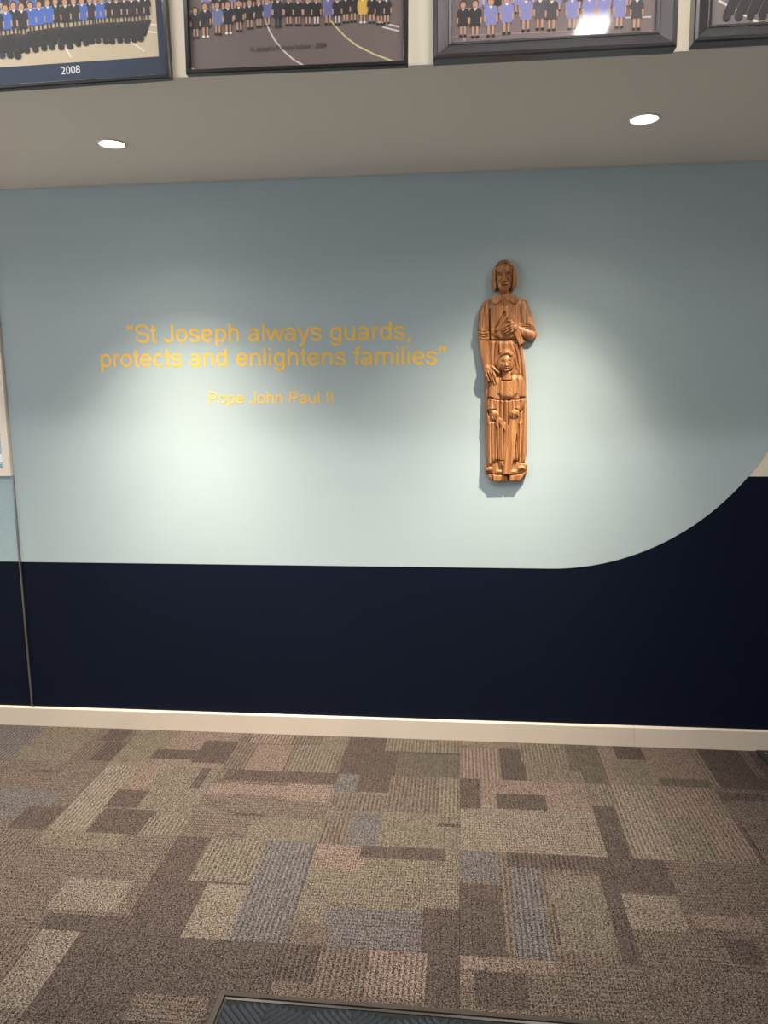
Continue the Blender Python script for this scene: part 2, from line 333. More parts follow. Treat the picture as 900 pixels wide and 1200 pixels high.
# ------------------------------------------------------------------ lettering (monoline sans strokes, thin vinyl)
def arc(cx, cy, rx, ry, a0, a1, n=18): return [(cx+rx*math.cos(math.radians(a0+(a1-a0)*i/n)), cy+ry*math.sin(math.radians(a0+(a1-a0)*i/n))) for i in range(n+1)]
def cr(P, n=5):
    out = []; Q = [P[0]]+list(P)+[P[-1]]
    for i in range(1, len(Q)-2):
        p0, p1, p2, p3 = Q[i-1:i+3]
        for k in range(n):
            t = k/n; out.append(tuple(.5*(2*b+(c-a)*t+(2*a-5*b+4*c-d)*t*t+(3*b-a-3*c+d)*t**3) for a, b, c, d in zip(p0, p1, p2, p3)))
    return out+[P[-1]]
bowl = arc(278, 260, 198, 227, 0, 360, 30)
GL = {
 ' ': (278, []), 'o': (556, [bowl]),
 'n': (556, [[(111, 0), (111, 519)], arc(278, 315, 165, 170, 180, 0)+[(443, 0)]]),
 'h': (556, [[(111, 0), (111, 716)], arc(278, 315, 165, 170, 180, 0)+[(443, 0)]]),
 'm': (833, [[(111, 0), (111, 519)], arc(264, 330, 152, 156, 180, 0)+[(416, 0)], arc(568, 330, 152, 156, 180, 0)+[(720, 0)]]),
 'r': (333, [[(111, 0), (111, 519)], arc(268, 310, 157, 170, 180, 72)]),
 'p': (556, [[(111, -199), (111, 519)], arc(291, 260, 180, 227, 0, 360, 30)]),
 'd': (556, [[(445, 0), (445, 716)], arc(265, 260, 180, 227, 0, 360, 30)]),
 'g': (556, [[(445, 519), (445, -20)]+arc(265, -20, 180, 148, 0, -165)[1:], arc(265, 265, 180, 222, 0, 360, 30)]),
 'a': (556, [arc(262, 350, 165, 137, 160, 0)+[(427, 120), (433, 50), (450, 0)], cr([(427, 305), (330, 282), (200, 262), (112, 222), (82, 145), (108, 70), (195, 32), (310, 52), (395, 115), (427, 200)])]),
 't': (278, [cr([(135, 690), (135, 500), (135, 250), (137, 110), (170, 42), (262, 40)]), [(18, 484), (256, 484)]]),
 'f': (278, [[(135, 0), (135, 540)]+cr([(135, 560), (155, 650), (215, 688), (290, 676)])[0:], [(12, 484), (252, 484)]]),
 'l': (222, [[(111, 0), (111, 716)]]), 'i': (222, [[(111, 0), (111, 519)], [(111, 620), (111, 716)]]),
 'e': (556, [[(82, 268), (474, 268)], arc(278, 260, 198, 227, 2, 328, 30)]),
 's': (500, [cr([(415, 372), (370, 455), (245, 487), (115, 452), (85, 378), (130, 305), (250, 268), (380, 225), (425, 148), (370, 62), (245, 30), (115, 62), (72, 155)])]),
 'S': (667, [cr([(575, 500), (515, 620), (335, 674), (150, 620), (103, 520), (150, 430), (330, 365), (520, 300), (587, 198), (530, 80), (345, 30), (150, 90), (88, 235)])]),
 'J': (500, [[(380, 716), (380, 205)]+arc(213, 200, 167, 170, 0, -172)]),
 'P': (667, [[(125, 0), (125, 716)], [(125, 672), (400, 672)]+arc(400, 502, 178, 170, 90, -90)+[(125, 332)]]),
 'I': (278, [[(139, 0), (139, 716)]]),
 'w': (722, [[(30, 519), (180, 20)], [(180, 0), (361, 505)], [(361, 505), (542, 0)], [(542, 20), (692, 519)]]),
 'y': (500, [[(40, 519), (255, 20)], cr([(460, 519), (300, 110), (220, -95), (150, -165), (45, -155)])]),
 'u': (556, [[(445, 0), (445, 519)], [(113, 519)]+arc(278, 200, 165, 170, 180, 360)]),
 'c': (500, [arc(275, 260, 192, 227, 38, 322, 26)]), ',': (278, [[(139, 100), (139, 0), (100, -110)]]),
 '“': (333, [[(85, 500), (85, 590)], [(62, 560), (80, 640), (125, 700)], [(235, 500), (235, 590)], [(212, 560), (230, 640), (275, 700)]]),
 '”': (333, [[(108, 716), (108, 625)], [(130, 655), (112, 580), (65, 515)], [(258, 716), (258, 625)], [(280, 655), (262, 580), (215, 515)]]),
}
GOLD = mat('golden yellow vinyl', srgb(255, 206, 92), .5)
def letter_mesh(ch, em):
    mb = MB(); hw = .05*em
    for si, S in enumerate(GL[ch][1]):
        P = [Vector((x/1000*em, y/1000*em)) for x, y in S]; closed = (P[0]-P[-1]).length < 1e-6
        if closed: P = P[:-1]
        k = len(P); A = []; B = []
        for i in range(k):
            a = P[i]-P[i-1] if (i > 0 or closed) else P[1]-P[0]; b = P[(i+1) % k]-P[i] if (i < k-1 or closed) else P[i]-P[i-1]
            a = a.normalized(); b = b.normalized(); t = (a+b).normalized(); nrm = Vector((-t.y, t.x)); s = hw/max(.55, nrm.dot(Vector((-a.y, a.x))))
            A.append(P[i]+nrm*s); B.append(P[i]-nrm*s)
        y1 = -.0007-.00005*si; n = len(mb.V)
        mb.V += [(v.x, y1, v.y) for v in A]+[(v.x, y1, v.y) for v in B]+[(v.x, 0, v.y) for v in A]+[(v.x, 0, v.y) for v in B]
        for i in range(k if closed else k-1):
            j = (i+1) % k
            mb.F += [(n+i, n+k+i, n+k+j, n+j), (n+i, n+j, n+2*k+j, n+2*k+i), (n+k+i, n+3*k+i, n+3*k+j, n+k+j)]
        if not closed: mb.F += [(n, n+2*k, n+3*k, n+k), (n+k-1, n+2*k-1, n+4*k-1, n+3*k-1)]
    mb.M = [0]*len(mb.F); return mb
LCACHE = {}
def lettering(name, text, x0, x1, z0, z1, label):
    total = sum(GL[c][0] for c in text)/1000
    em = (x1-x0)/total; ang = math.atan2(z1-z0, x1-x0)
    t = empty(name, (x0, -.003, z0), label, 'wall lettering', 'golden wall lettering', (0, -ang, 0)); x = 0
    for c in text:
        if c != ' ':
            key = (c, round(em, 4))
            if key not in LCACHE: o = letter_mesh(c, em).build('letter', GOLD, t); LCACHE[key] = o.data
            else: o = bpy.data.objects.new('letter', LCACHE[key]); COL.objects.link(o); o.parent = t
            o.location = (x, 0, 0)
        x += GL[c][0]/1000*em
lettering('quote_lettering', '“St Joseph always guards,', -1.452, -.204, 1.783, 1.777, 'golden yellow vinyl words “St Joseph always guards, – top line on the teal wall')
lettering('quote_lettering', 'protects and enlightens families”', -1.583, -.063, 1.680, 1.672, 'golden yellow vinyl words protects and enlightens families” – second line on the teal wall')
lettering('name_lettering', 'Pope John Paul II', -1.101, -.543, 1.5160, 1.5145, 'smaller golden words Pope John Paul II under the two quote lines')
# ------------------------------------------------------------------ entrance mat at the bottom edge
RUB = mat('dark brown rubber edging', srgb(62, 54, 50), .45, bump=((200, 200, 200), .3, .001))
LIP = mat('black rubber lip', srgb(22, 21, 22), .4)
RIBM = mat('slate blue ribbed pile', srgb(66, 76, 86), .95, noise=((500, 500, 500), .55), bump=((600, 600, 600), 1, .003))
MATB = mat('dark slate pile ground', srgb(20, 24, 29), .95)
MW, MD = 1.16, .85
mt = empty('entrance_mat', (-.629, -1.5435, 0), 'slate blue chevron ribbed entrance mat with dark rubber edging at the bottom edge', 'mat', None, (0, 0, math.radians(-.75)))
def border(a, w, h0, h1, name, m, parent):      # mitred frame strips: outer inset a, width w
    mb = MB()
    o = [(a, -a), (MW-a, -a), (MW-a, -MD+a), (a, -MD+a)]; i_ = [(a+w, -a-w), (MW-a-w, -a-w), (MW-a-w, -MD+a+w), (a+w, -MD+a+w)]
    c = w*.25; md = [(a+c, -a-c), (MW-a-c, -a-c), (MW-a-c, -MD+a+c), (a+c, -MD+a+c)]
    mb.V = [(x, y, 0) for x, y in o]+[(x, y, h0) for x, y in md]+[(x, y, h1) for x, y in i_]+[(x, y, 0) for x, y in i_]
    for s in range(3):
        for q in range(4): mb.F.append((s*4+q, s*4+(q+1) % 4, s*4+4+(q+1) % 4, s*4+4+q)); mb.M.append(0)
    return mb.build(name, m, parent)
border(0, .022, .006, .009, 'rubber_edging', RUB, mt); border(.022, .009, .006, .005, 'rubber_lip', LIP, mt)
MB().box((.030, -MD+.030, .001), (MW-.030, -.030, .003)).build('pile_ground', MATB, mt)
mb = MB(); cw = .11; p = .0215
x = .033; col = 0
while x < MW-.033:                      # columns of slanting ribs, direction alternates
    xe = min(x+cw, MW-.033); sgn = 1 if col % 2 == 0 else -1; y = -.033+cw
    while y > -MD+.0-cw:
        ya, yb = (y, y-sgn*(xe-x)*1.0) if sgn > 0 else (y-cw, y)
        # clip against the edging
        n = 6; top = []; P = []
        for q in range(n+1):
            t = q/n; xx = x+(xe-x)*t; yy = ya+(yb-ya)*t
            if -MD+.036 < yy < -.036: P.append((xx, yy))
        if len(P) > 1:
            b0 = len(mb.V); h = .0068
            for (xx, yy) in P: mb.V += [(xx, min(-.033, yy+p*.33), .003), (xx, yy, .003+h), (xx, yy-p*.33, .003)]
            for q in range(len(P)-1):
                for s in range(2): mb.F.append((b0+q*3+s, b0+q*3+s+1, b0+q*3+s+4, b0+q*3+s+3)); mb.M.append(0)
        y -= p
    x = xe+.001; col += 1
tag(mb.build('pile_ribs', RIBM, mt), kind='stuff')

# ------------------------------------------------------------------ dark plate against the skirting at the right edge
PLT = mat('dark bronze metal plate', srgb(34, 28, 27), .5, metal=.2)
fp = empty('floor_plate', (1.285, -.016, 0), 'dark brown metal plate with a screw, on the carpet at the right edge', 'floor plate')
MB().box((0, -.46, 0), (.5, 0, .005)).build('plate', PLT, fp)
def disc(r, h, n=20): 
    m_ = MB(); m_.V = [(r*math.cos(2*math.pi*i/n), r*math.sin(2*math.pi*i/n), 0) for i in range(n)]+[(r*.8*math.cos(2*math.pi*i/n), r*.8*math.sin(2*math.pi*i/n), h) for i in range(n)]
    m_.F = [tuple(range(n, 2*n))]+[(i, (i+1) % n, n+(i+1) % n, n+i) for i in range(n)]; m_.M = [0]*len(m_.F); return m_
for sx, sy in ((.03, -.03), (.47, -.03), (.03, -.43), (.47, -.43)):
    o = disc(.006, .0018).build('screw', ALU, fp); o.location = (sx, sy, .005)

# ------------------------------------------------------------------ class photographs on the bulkhead
BLK = mat('black lacquered frame', srgb(24, 22, 22), .28, coat=.3)
PEW = mat('charcoal metallic moulding', srgb(104, 102, 106), .3, metal=.75, coat=.2)
NAVM = mat('navy mount board', srgb(28, 44, 74), .7)
FY = BULK_Y
def pxm(u, v):       # calibrated photo pixel -> metres on the plane of the photographs
    return (-1.25808269+.00228870127*u-.000194397787*v+3.73220775e-7*u*v, 2.65328555-.000126057039*u-.00220349286*v+1.95744176e-7*u*v)
PM = {}
def flat(c):
    if c not in PM: PM[c] = mat('photo print %d %d %d' % c, srgb(*c), .6)
    return PM[c]
class Print:
    def __init__(s): s.mb = MB(); s.mats = []; s.n = 0
    def poly(s, pts, c):
        m = flat(c)
        if m not in s.mats: s.mats.append(m)
        s.n += 1; s.mb.poly([(x, -.000002*s.n, z) for x, z in pts], s.mats.index(m))
    def ell(s, cx, cz, rx, rz, c, n=10): s.poly([(cx+rx*math.cos(2*math.pi*i/n), cz+rz*math.sin(2*math.pi*i/n)) for i in range(n)], c)
    def line(s, P, w, c):
        for (x0, z0), (x1, z1) in zip(P[:-1], P[1:]):
            dx, dz = x1-x0, z1-z0; L = math.hypot(dx, dz) or 1; nx, nz = -dz/L*w/2, dx/L*w/2
            s.poly([(x0+nx, z0+nz), (x1+nx, z1+nz), (x1-nx, z1-nz), (x0-nx, z0-nz)], c)
    def kid(s, x, z, h, cloth, skin=(196, 150, 122), hair=(70, 48, 36), shoe=(24, 22, 24), sock=None, trousers=False, shadow=None):
        k = h/28.
        if shadow: 
            s.poly([(x-4*k, z+4*k), (x+4.5*k, z+4*k), (x-1.5*k, z-9*k), (x-9.5*k, z-10*k)], shadow); s.ell(x-6.2*k, z-11.2*k, 3*k, 2.5*k, shadow)
        for sx in (-1.6, 1.6):
            s.poly([(x+(sx-.9)*k, z+10*k), (x+(sx+.9)*k, z+10*k), (x+(sx+.7)*k, z+1*k), (x+(sx-.7)*k, z+1*k)], cloth if trousers else (sock or skin))
            s.ell(x+sx*1.15*k, z+.8*k, 1.5*k, 1.0*k, shoe, 8)
        s.poly([(x-3.6*k, z+8*k), (x-4.2*k, z+7*k), (x-3.2*k, z+21*k), (x+3.2*k, z+21*k), (x+4.2*k, z+7*k), (x+3.6*k, z+8*k)], cloth)
        for sx in (-1, 1):
            s.poly([(x+sx*3*k, z+21*k), (x+sx*4.9*k, z+19*k), (x+sx*5.2*k, z+14.5*k), (x+sx*3.4*k, z+14.5*k)], cloth)
            s.poly([(x+sx*5.1*k, z+14.5*k), (x+sx*4.9*k, z+10*k), (x+sx*3.8*k, z+10*k), (x+sx*3.7*k, z+14.5*k)], skin)
        s.poly([(x-1.5*k, z+21*k), (x+1.5*k, z+21*k), (x, z+19*k)], (226, 222, 220))
        s.ell(x, z+24.4*k, 2.9*k, 3.1*k, hair); s.ell(x, z+23.6*k, 2.2*k, 2.5*k, skin)
def moulding(name, W, H, prof, m, parent):      # mitred moulding: profile of (inset, height towards the room)
    mb = MB(); k = len(prof)
    for (i0, d) in prof: mb.V += [(i0, -d, i0), (W-i0, -d, i0), (W-i0, -d, H-i0), (i0, -d, H-i0)]
    for s in range(k-1):
        for q in range(4): mb.F.append((s*4+q, s*4+(q+1) % 4, s*4+4+(q+1) % 4, s*4+4+q)); mb.M.append(0)
    return mb.build(name, m, parent)
def frame(xl, zb, W, H, rot, prof, m, label, mount=None, name='picture_frame'):
    t = empty(name, (xl, FY, zb), label, 'framed photograph', 'framed class photographs on the bulkhead', (0, math.radians(rot), 0))
    moulding('moulding', W, H, prof, m, t); ins = prof[-1][0]
    MB().box((.004, -.006, .004), (W-.004, -.0005, H-.004)).build('backing_board', BLK, t)
    if mount: MB().box((ins-.002, -.0085, ins-.002), (W-ins+.002, -.0065, H-ins+.002)).build('mount_board', NAVM, t)
    MB().box((ins-.002, -.0145, ins-.002), (W-ins+.002, -.0130, H-ins+.002)).build('glass_pane', GLASS, t)
    return t
def local(fr_, u, v):
    x, z = pxm(u, v); a = fr_.rotation_euler[1]; dx, dz = x-fr_.location.x, z-fr_.location.z
    return dx*math.cos(a)-dz*math.sin(a), dx*math.sin(a)+dz*math.cos(a)
def add_print(fr_, rect, ground, kids, lines, rows, seed, y0=-.0075, shadow=None):
    P = Print(); x0, z0, x1, z1 = rect
    P.poly([(x0, z0), (x1, z0), (x1, z1), (x0, z1)], ground)
    for L_, w_, c in lines: P.line([local(fr_, *q) for q in L_], w_, c)
    if rows and rows[0] is not None: pass
    rr = random.Random(seed); top = []
    base = max(local(fr_, k[0], k[1])[1] for k in kids); hk = .07
    cols = rows
    # rear rows first, standing higher up the print
    for r in range(4, 0, -1):
        z = base+hk*.62*r; n = int((x1-x0-.06)/.026)
        for i in range(n):
            x = x0+.035+i*.026+(.012 if r % 2 else 0)
            if x > x1-.03 or z+hk > z1-.05: continue
            P.kid(x, z, hk*(1+.05*r), rr.choice(cols), rr.choice([(206, 160, 132), (190, 142, 112), (216, 172, 146)]), rr.choice([(60, 42, 32), (30, 26, 26), (170, 130, 80), (96, 64, 40)]))
    # trees and building line behind the group
    P.poly([(x0, z1-.06), (x1, z1-.06), (x1, z1), (x0, z1)], (92, 104, 84))
    for (u, v, hpx, cloth, kw) in kids:
        x, z = local(fr_, u, v)
        if x < x0+.008: continue
        P.kid(x, z, hpx*.0023, cloth, shadow=shadow, **kw)
    o = P.mb.build('photo_print', P.mats, fr_); o.location = (0, y0, 0)
    return o
BK, NB, BL, LV, CD = (30, 28, 34), (30, 34, 52), (66, 104, 184), (132, 134, 190), (84, 76, 86)
thin = [(0, 0), (0, .020), (.002, .022), (.010, .022), (.012, .019), (.012, .006)]
wide = [(0, 0), (0, .040), (.003, .045), (.010, .047), (.013, .042), (.016, .040), (.039, .024), (.041, .0255), (.048, .021), (.0505, .0165), (.051, .006)]
# frame 1 (2008)
t1 = frame(-1.435, 2.4215, .627, .47, -.75, thin, BLK, 'thin black framed class photograph with navy mount marked 2008, leftmost on the bulkhead', True)
fr1 = []
for u, v, h, c in ((5, 44, 44, BK), (15, 45, 44, BK), (26, 40, 40, BL), (37, 39, 40, BL), (48, 37, 40, BL), (58, 36, 40, BK), (70, 36, 40, BK), (81, 35, 40, BK), (91, 33, 38, BL), (101, 32, 38, NB), (108, 31, 36, BL), (116, 30, 36, BL), (126, 30, 38, BK), (134, 30, 38, BK), (144, 29, 38, BK), (153, 29, 38, BK), (162, 28, 38, BK), (170, 27, 38, BK)):
    fr1.append((u, v, h, c, dict(sock=(70, 52, 48))))
for k in range(1, 18): fr1.append((5-10.5*k, 44+1.2*k, 42, (BK, BL, NB)[k % 3], dict(sock=(70, 52, 48))))
add_print(t1, (.034, .034+.028, .627-.034, .43), (200, 184, 156), sorted(fr1, key=lambda q: q[1]), [
    ([(52, 30), (60, 44), (75, 65)], .003, (240, 234, 222)), ([(139, 35), (150, 47), (167, 58)], .003, (240, 234, 222)), ([(167, 34), (182, 36)], .0035, (240, 234, 222)), ([(172, 26), (182, 27)], .003, (240, 234, 222))], (BK, BL, NB), 1, -.0086, shadow=(26, 26, 32))
# frame 2 (2009)
t2 = frame(-.7635, 2.4375, .6155, .47, .55, thin, BLK, 'thin black framed class photograph on grey asphalt captioned 2009, second from left')
k2 = [(231, 43, 36, BK, {}), (243, 42, 40, BK, dict(shoe=(225, 220, 220))), (258, 39, 38, (110, 120, 165), {}), (271, 38, 38, NB, dict(shoe=(232, 228, 228))), (284, 35, 36, BK, {}), (297, 32, 34, BK, {}), (308, 30, 33, NB, {}), (318, 29, 34, (104, 108, 160), {}), (331, 30, 38, NB, dict(trousers=True)), (344, 28, 34, BK, {}), (355, 28, 34, BK, {}), (367, 28, 34, BK, {}), (377, 28, 34, BK, dict(sock=(215, 205, 200))), (391, 27, 36, (108, 108, 160), {}), (402, 27, 34, BK, dict(sock=(200, 190, 186))), (412, 25, 34, BK, {}), (421, 24, 34, BK, {}), (432, 25, 34, (218, 178, 72), dict(shoe=(222, 220, 220))), (443, 25, 34, BK, {}), (452, 27, 34, BK, {}), (460, 26, 34, BK, {})]
pr = add_print(t2, (.012, .012, .6035, .458), (112, 98, 96), sorted(k2, key=lambda q: q[1]), [
    ([(312, 12), (320, 33), (327, 45), (336, 56), (350, 68), (366, 77)], .0042, (225, 215, 208)), ([(394, 22), (402, 31), (412, 41), (425, 51), (445, 61), (475, 72)], .0042, (214, 196, 150)),
    ([(219, 75), (234, 82)], .004, (220, 212, 206)), ([(450, 23), (475, 29)], .004, (214, 208, 206)), ([(455, 29), (475, 34)], .004, (214, 208, 206)), ([(219, 14), (230, 8)], .003, (200, 190, 186))], (BK, NB, LV), 2)
# frames 3 and 4 with wide mouldings
t3 = frame(-.0795, 2.4335, .6265, .47, 0, wide, PEW, 'wide charcoal moulded frame with children in lilac dresses and a bright reflection, third from left')
k3 = [(549, 41, 40, BK, {}), (563, 42, 42, BK, {}), (581, 41, 44, LV, {}), (599, 38, 44, LV, {}), (621, 35, 44, LV, {}), (637, 33, 42, CD, {}), (650, 34, 42, (66, 62, 66), {}), (673, 33, 42, LV, {}), (692, 32, 42, LV, {}), (708, 31, 42, LV, {}), (726, 31, 42, LV, {}), (745, 33, 42, (66, 62, 66), {})]
add_print(t3, (.045, .045, .5815, .425), (122, 106, 108), sorted(k3, key=lambda q: q[1]), [
    ([(536, 40.5), (552, 39), (700, 32)], .003, (160, 132, 126)), ([(550.5, 41), (551.5, 53)], .006, (176, 146, 136)), ([(733, 18), (762, 17)], .004, (196, 190, 194))], (BK, LV, CD), 3)
t4 = frame(.5875, 2.4415, .6265, .47, 0, wide, PEW, 'wide charcoal moulded frame cut off by the right edge, rightmost on the bulkhead')
k4 = [(868+13*i, -2-.6*i, 42, (BK, LV, CD, NB)[i % 4], {}) for i in range(-1, 14)]
add_print(t4, (.045, .045, .5815, .425), (126, 116, 118), sorted(k4, key=lambda q: q[1]), [([(836, -2), (884, 27)], .0055, (224, 218, 216))], (BK, LV, CD), 4, shadow=(44, 42, 48))
def caption(fr_, text, u0, v0, u1, v1, m, y, lab):
    c = bpy.data.curves.new('caption', 'FONT'); c.body = text; c.size = 1; o = bpy.data.objects.new('caption', c); COL.objects.link(o)
    bpy.context.view_layer.update(); dg = bpy.context.evaluated_depsgraph_get(); me = bpy.data.meshes.new_from_object(o.evaluated_get(dg)); bpy.data.objects.remove(o)
    xs = [v.co.x for v in me.vertices]; a = local(fr_, u0, v0); b = local(fr_, u1, v1); s = (b[0]-a[0])/(max(xs)-min(xs)); an = math.atan2(b[1]-a[1], b[0]-a[0])
    for v in me.vertices:
        x, z = (v.co.x-min(xs))*s, v.co.y*s*lab; v.co = (a[0]+x*math.cos(an)-z*math.sin(an), 0, a[1]+x*math.sin(an)+z*math.cos(an))
    me.materials.clear(); me.materials.append(m); o = bpy.data.objects.new('caption', me); COL.objects.link(o); o.parent = fr_; o.location = (0, y, 0)
caption(t1, '2008', 62.5, 85.5, 86.5, 83.5, flat((236, 236, 236)), -.0088, 1.0)
caption(t2, "St. Joseph's Primary School - 2009", 297, 58.5, 389, 53.5, flat((24, 20, 22)), -.0102, 1.15)
# ------------------------------------------------------------------ wooden carving (relief modelled as one height surface, split into its parts)
SG = .3; U0, V0, U1, V1 = 554., 300., 634., 572.
gu = np.arange(U0, U1, SG); gv = np.arange(V0, V1, SG)
UU, VV = np.meshgrid(gu, gv)                       # design units: about 3.5 mm each
HH = np.full(UU.shape, -1.0); OW = np.full(UU.shape, -1, int)
PARTS = []
def pid(n):
    if n not in PARTS: PARTS.append(n)
    return PARTS.index(n)
def win(x0, x1, y0, y1, pad=4):
    i0 = max(0, int((y0-pad-V0)/SG)); i1 = min(len(gv), int((y1+pad-V0)/SG)+1); j0 = max(0, int((x0-pad-U0)/SG)); j1 = min(len(gu), int((x1+pad-U0)/SG)+1)
    return (slice(i0, i1), slice(j0, j1))
def segd(u, v, a, b):
    dx, dy = b[0]-a[0], b[1]-a[1]; t = np.clip(((u-a[0])*dx+(v-a[1])*dy)/(dx*dx+dy*dy+1e-9), 0, 1)
    return np.hypot(u-a[0]-t*dx, v-a[1]-t*dy), t
def chaik(P, n):
    for _ in range(n):
        Q = []
        for i in range(len(P)):
            a, b = P[i], P[(i+1) % len(P)]; Q += [(a[0]*.75+b[0]*.25, a[1]*.75+b[1]*.25), (a[0]*.25+b[0]*.75, a[1]*.25+b[1]*.75)]
        P = Q
    return P
def sdf(u, v, P):
    d = np.full(u.shape, 1e9); ins = np.zeros(u.shape, bool)
    for i in range(len(P)):
        a, b = P[i], P[(i+1) % len(P)]; d = np.minimum(d, segd(u, v, a, b)[0])
        c = ((a[1] > v) != (b[1] > v)); 
        with np.errstate(divide='ignore', invalid='ignore'): xi = a[0]+(v-a[1])*(b[0]-a[0])/((b[1]-a[1]) or 1e-9)
        ins ^= (c & (u < xi))
    return np.where(ins, -d, d)
def put(w, d, val, part, over=False):
    m = d < 0
    if not over: m &= val > HH[w]
    HH[w] = np.where(m, val, HH[w]); OW[w] = np.where(m, pid(part), OW[w])
def rnd(d, wd): t = np.clip(-d/wd, 0, 1); return np.sqrt(1-(1-t)**2)
def poly(part, P, h0, h1, wd=3, sm=1, over=False, tilt=(0, 0)):
    P = chaik(P, sm) if sm else P
    xs = [p[0] for p in P]; ys = [p[1] for p in P]; w = win(min(xs), max(xs), min(ys), max(ys)); u, v = UU[w], VV[w]
    d = sdf(u, v, P); cx, cy = sum(xs)/len(xs), sum(ys)/len(ys)
    put(w, d, h0+(h1-h0)*rnd(d, wd)+tilt[0]*(u-cx)+tilt[1]*(v-cy), part, over)
def blob(part, cx, cy, rx, ry, h0, h1, rot=0, over=False):
    r = max(rx, ry); w = win(cx-r, cx+r, cy-r, cy+r); u, v = UU[w]-cx, VV[w]-cy; a = math.radians(rot)
    x = (u*math.cos(a)+v*math.sin(a))/rx; y = (-u*math.sin(a)+v*math.cos(a))/ry; q = x*x+y*y
    put(w, q-1, h0+(h1-h0)*np.sqrt(np.clip(1-q, 0, 1)), part, over)
def cap(part, P, R, Hb, k=1.0, over=False):        # tapered capsule chain; Hb = height of axis at each point
    for i in range(len(P)-1):
        a, b = P[i], P[i+1]; r = max(R[i], R[i+1]); w = win(min(a[0], b[0])-r, max(a[0], b[0])+r, min(a[1], b[1])-r, max(a[1], b[1])+r)
        d, t = segd(UU[w], VV[w], a, b); rr = R[i]+(R[i+1]-R[i])*t; hb = Hb[i]+(Hb[i+1]-Hb[i])*t
        put(w, d-rr, hb+k*rr*np.sqrt(np.clip(1-(d/rr)**2, 0, 1)), part, over)
def mod(P, wd, amp, mask=None):                     # groove (amp<0) or ridge (amp>0) along a line
    xs = [p[0] for p in P]; ys = [p[1] for p in P]; w = win(min(xs), max(xs), min(ys), max(ys), wd*3+1); u, v = UU[w], VV[w]
    d = np.full(u.shape, 1e9)
    for a, b in zip(P[:-1], P[1:]): d = np.minimum(d, segd(u, v, a, b)[0])
    g = amp*2.0*np.exp(-(d/wd)**2)
    m = HH[w] > 0
    if mask is not None: m &= np.isin(OW[w], [pid(x) for x in (mask if isinstance(mask, (list, tuple)) else [mask])])
    HH[w] = np.where(m, np.maximum(HH[w]+g, .3), HH[w])
def dent(cx, cy, rx, ry, amp, mask=None):
    w = win(cx-rx*2, cx+rx*2, cy-ry*2, cy+ry*2); g = amp*np.exp(-((UU[w]-cx)/rx)**2-((VV[w]-cy)/ry)**2); m = HH[w] > 0
    if mask: m &= OW[w] == pid(mask)
    HH[w] = np.where(m, HH[w]+g, HH[w])
def fold(P, wd, amp, mask):                          # a fold: ridge with a cut on one side
    mod(P, wd*1.35, amp*.75, mask); mod([(x+wd*1.7, y) for x, y in P], wd*.45, -amp*.85, mask)

# base rock
poly('base_block', [(567.6, 546), (568, 553), (572.4, 562), (577.6, 566), (595, 565.4), (609.7, 565), (618.3, 554), (618.3, 544), (600, 541), (580, 541)], 6.5, 8, 1.2, 0)
poly('base_block', [(576, 556.5), (594.5, 558.5), (594.5, 565.2), (577.6, 565.6)], 8.2, 9.2, .8, 0)
poly('base_block', [(596.5, 558), (611, 556), (609.5, 564.5), (596.5, 565)], 8.0, 9.2, .8, 0)
mod([(593, 556), (596, 560), (596.5, 566)], .7, -3, 'base_block'); mod([(576, 556), (577.5, 566)], .5, -1.5, 'base_block')
mod([(568, 553), (576, 557), (594, 558.5), (611, 556), (618, 552)], .5, -1, 'base_block')
# man: robe
RB = [(569, 353), (576, 349), (584, 345), (598, 345), (606, 349), (615.5, 352.5), (618, 362), (613, 378), (611, 398), (614, 415), (616.6, 434), (617.6, 473), (617.9, 500), (617.7, 543), (609, 545.7), (600, 548), (588, 552), (580, 549), (568, 545.5), (567.9, 500), (568, 470), (567.4, 440), (571, 415), (573, 395), (571, 372)]
poly('robe', RB, 3.2, 7.5, 5, 1)
poly('robe', [(574, 352), (585, 347), (597, 347), (609, 352), (611, 370), (609.5, 396.8), (574.5, 396.8), (573, 370)], 6.5, 10, 6, 1)            # tunic breast
poly('robe', [(574.3, 398), (609.3, 398), (612, 415), (613, 440), (572, 440), (572.6, 415)], 5.5, 8.4, 5, 0)
mod([(574, 397.4), (590, 397.8), (600, 397), (611, 397)], .7, -2.2, 'robe'); mod([(582, 394), (587, 397), (593, 398.2), (599, 396.5), (601, 395)], .6, -1.0, 'robe')
fold([(578, 401), (577, 425), (575, 437)], 1.1, 1.0, 'robe'); fold([(583, 401), (581.5, 420), (578, 436)], 1.1, .9, 'robe')
fold([(605, 403), (608, 420), (610, 440)], 1.3, 1.0, 'robe'); fold([(611, 404), (613.5, 430), (614.5, 460), (614.6, 540)], 1.3, 1.3, 'robe')
fold([(599, 402), (603, 412), (606, 430)], 1.1, .7, 'robe')
mod([(574, 362), (574.3, 396)], .6, -2.2, 'robe'); mod([(610, 361), (610.5, 378)], .6, -1.8, 'robe')
for x, a in ((570.4, 1.0), (576, 1.2), (581, 1.0), (609, .8)): fold([(x, 475), (x+.3, 510), (x+.6, 550)], 1.2, a, 'robe')
mod([(585, 400), (586, 412)], .8, .6, 'robe')
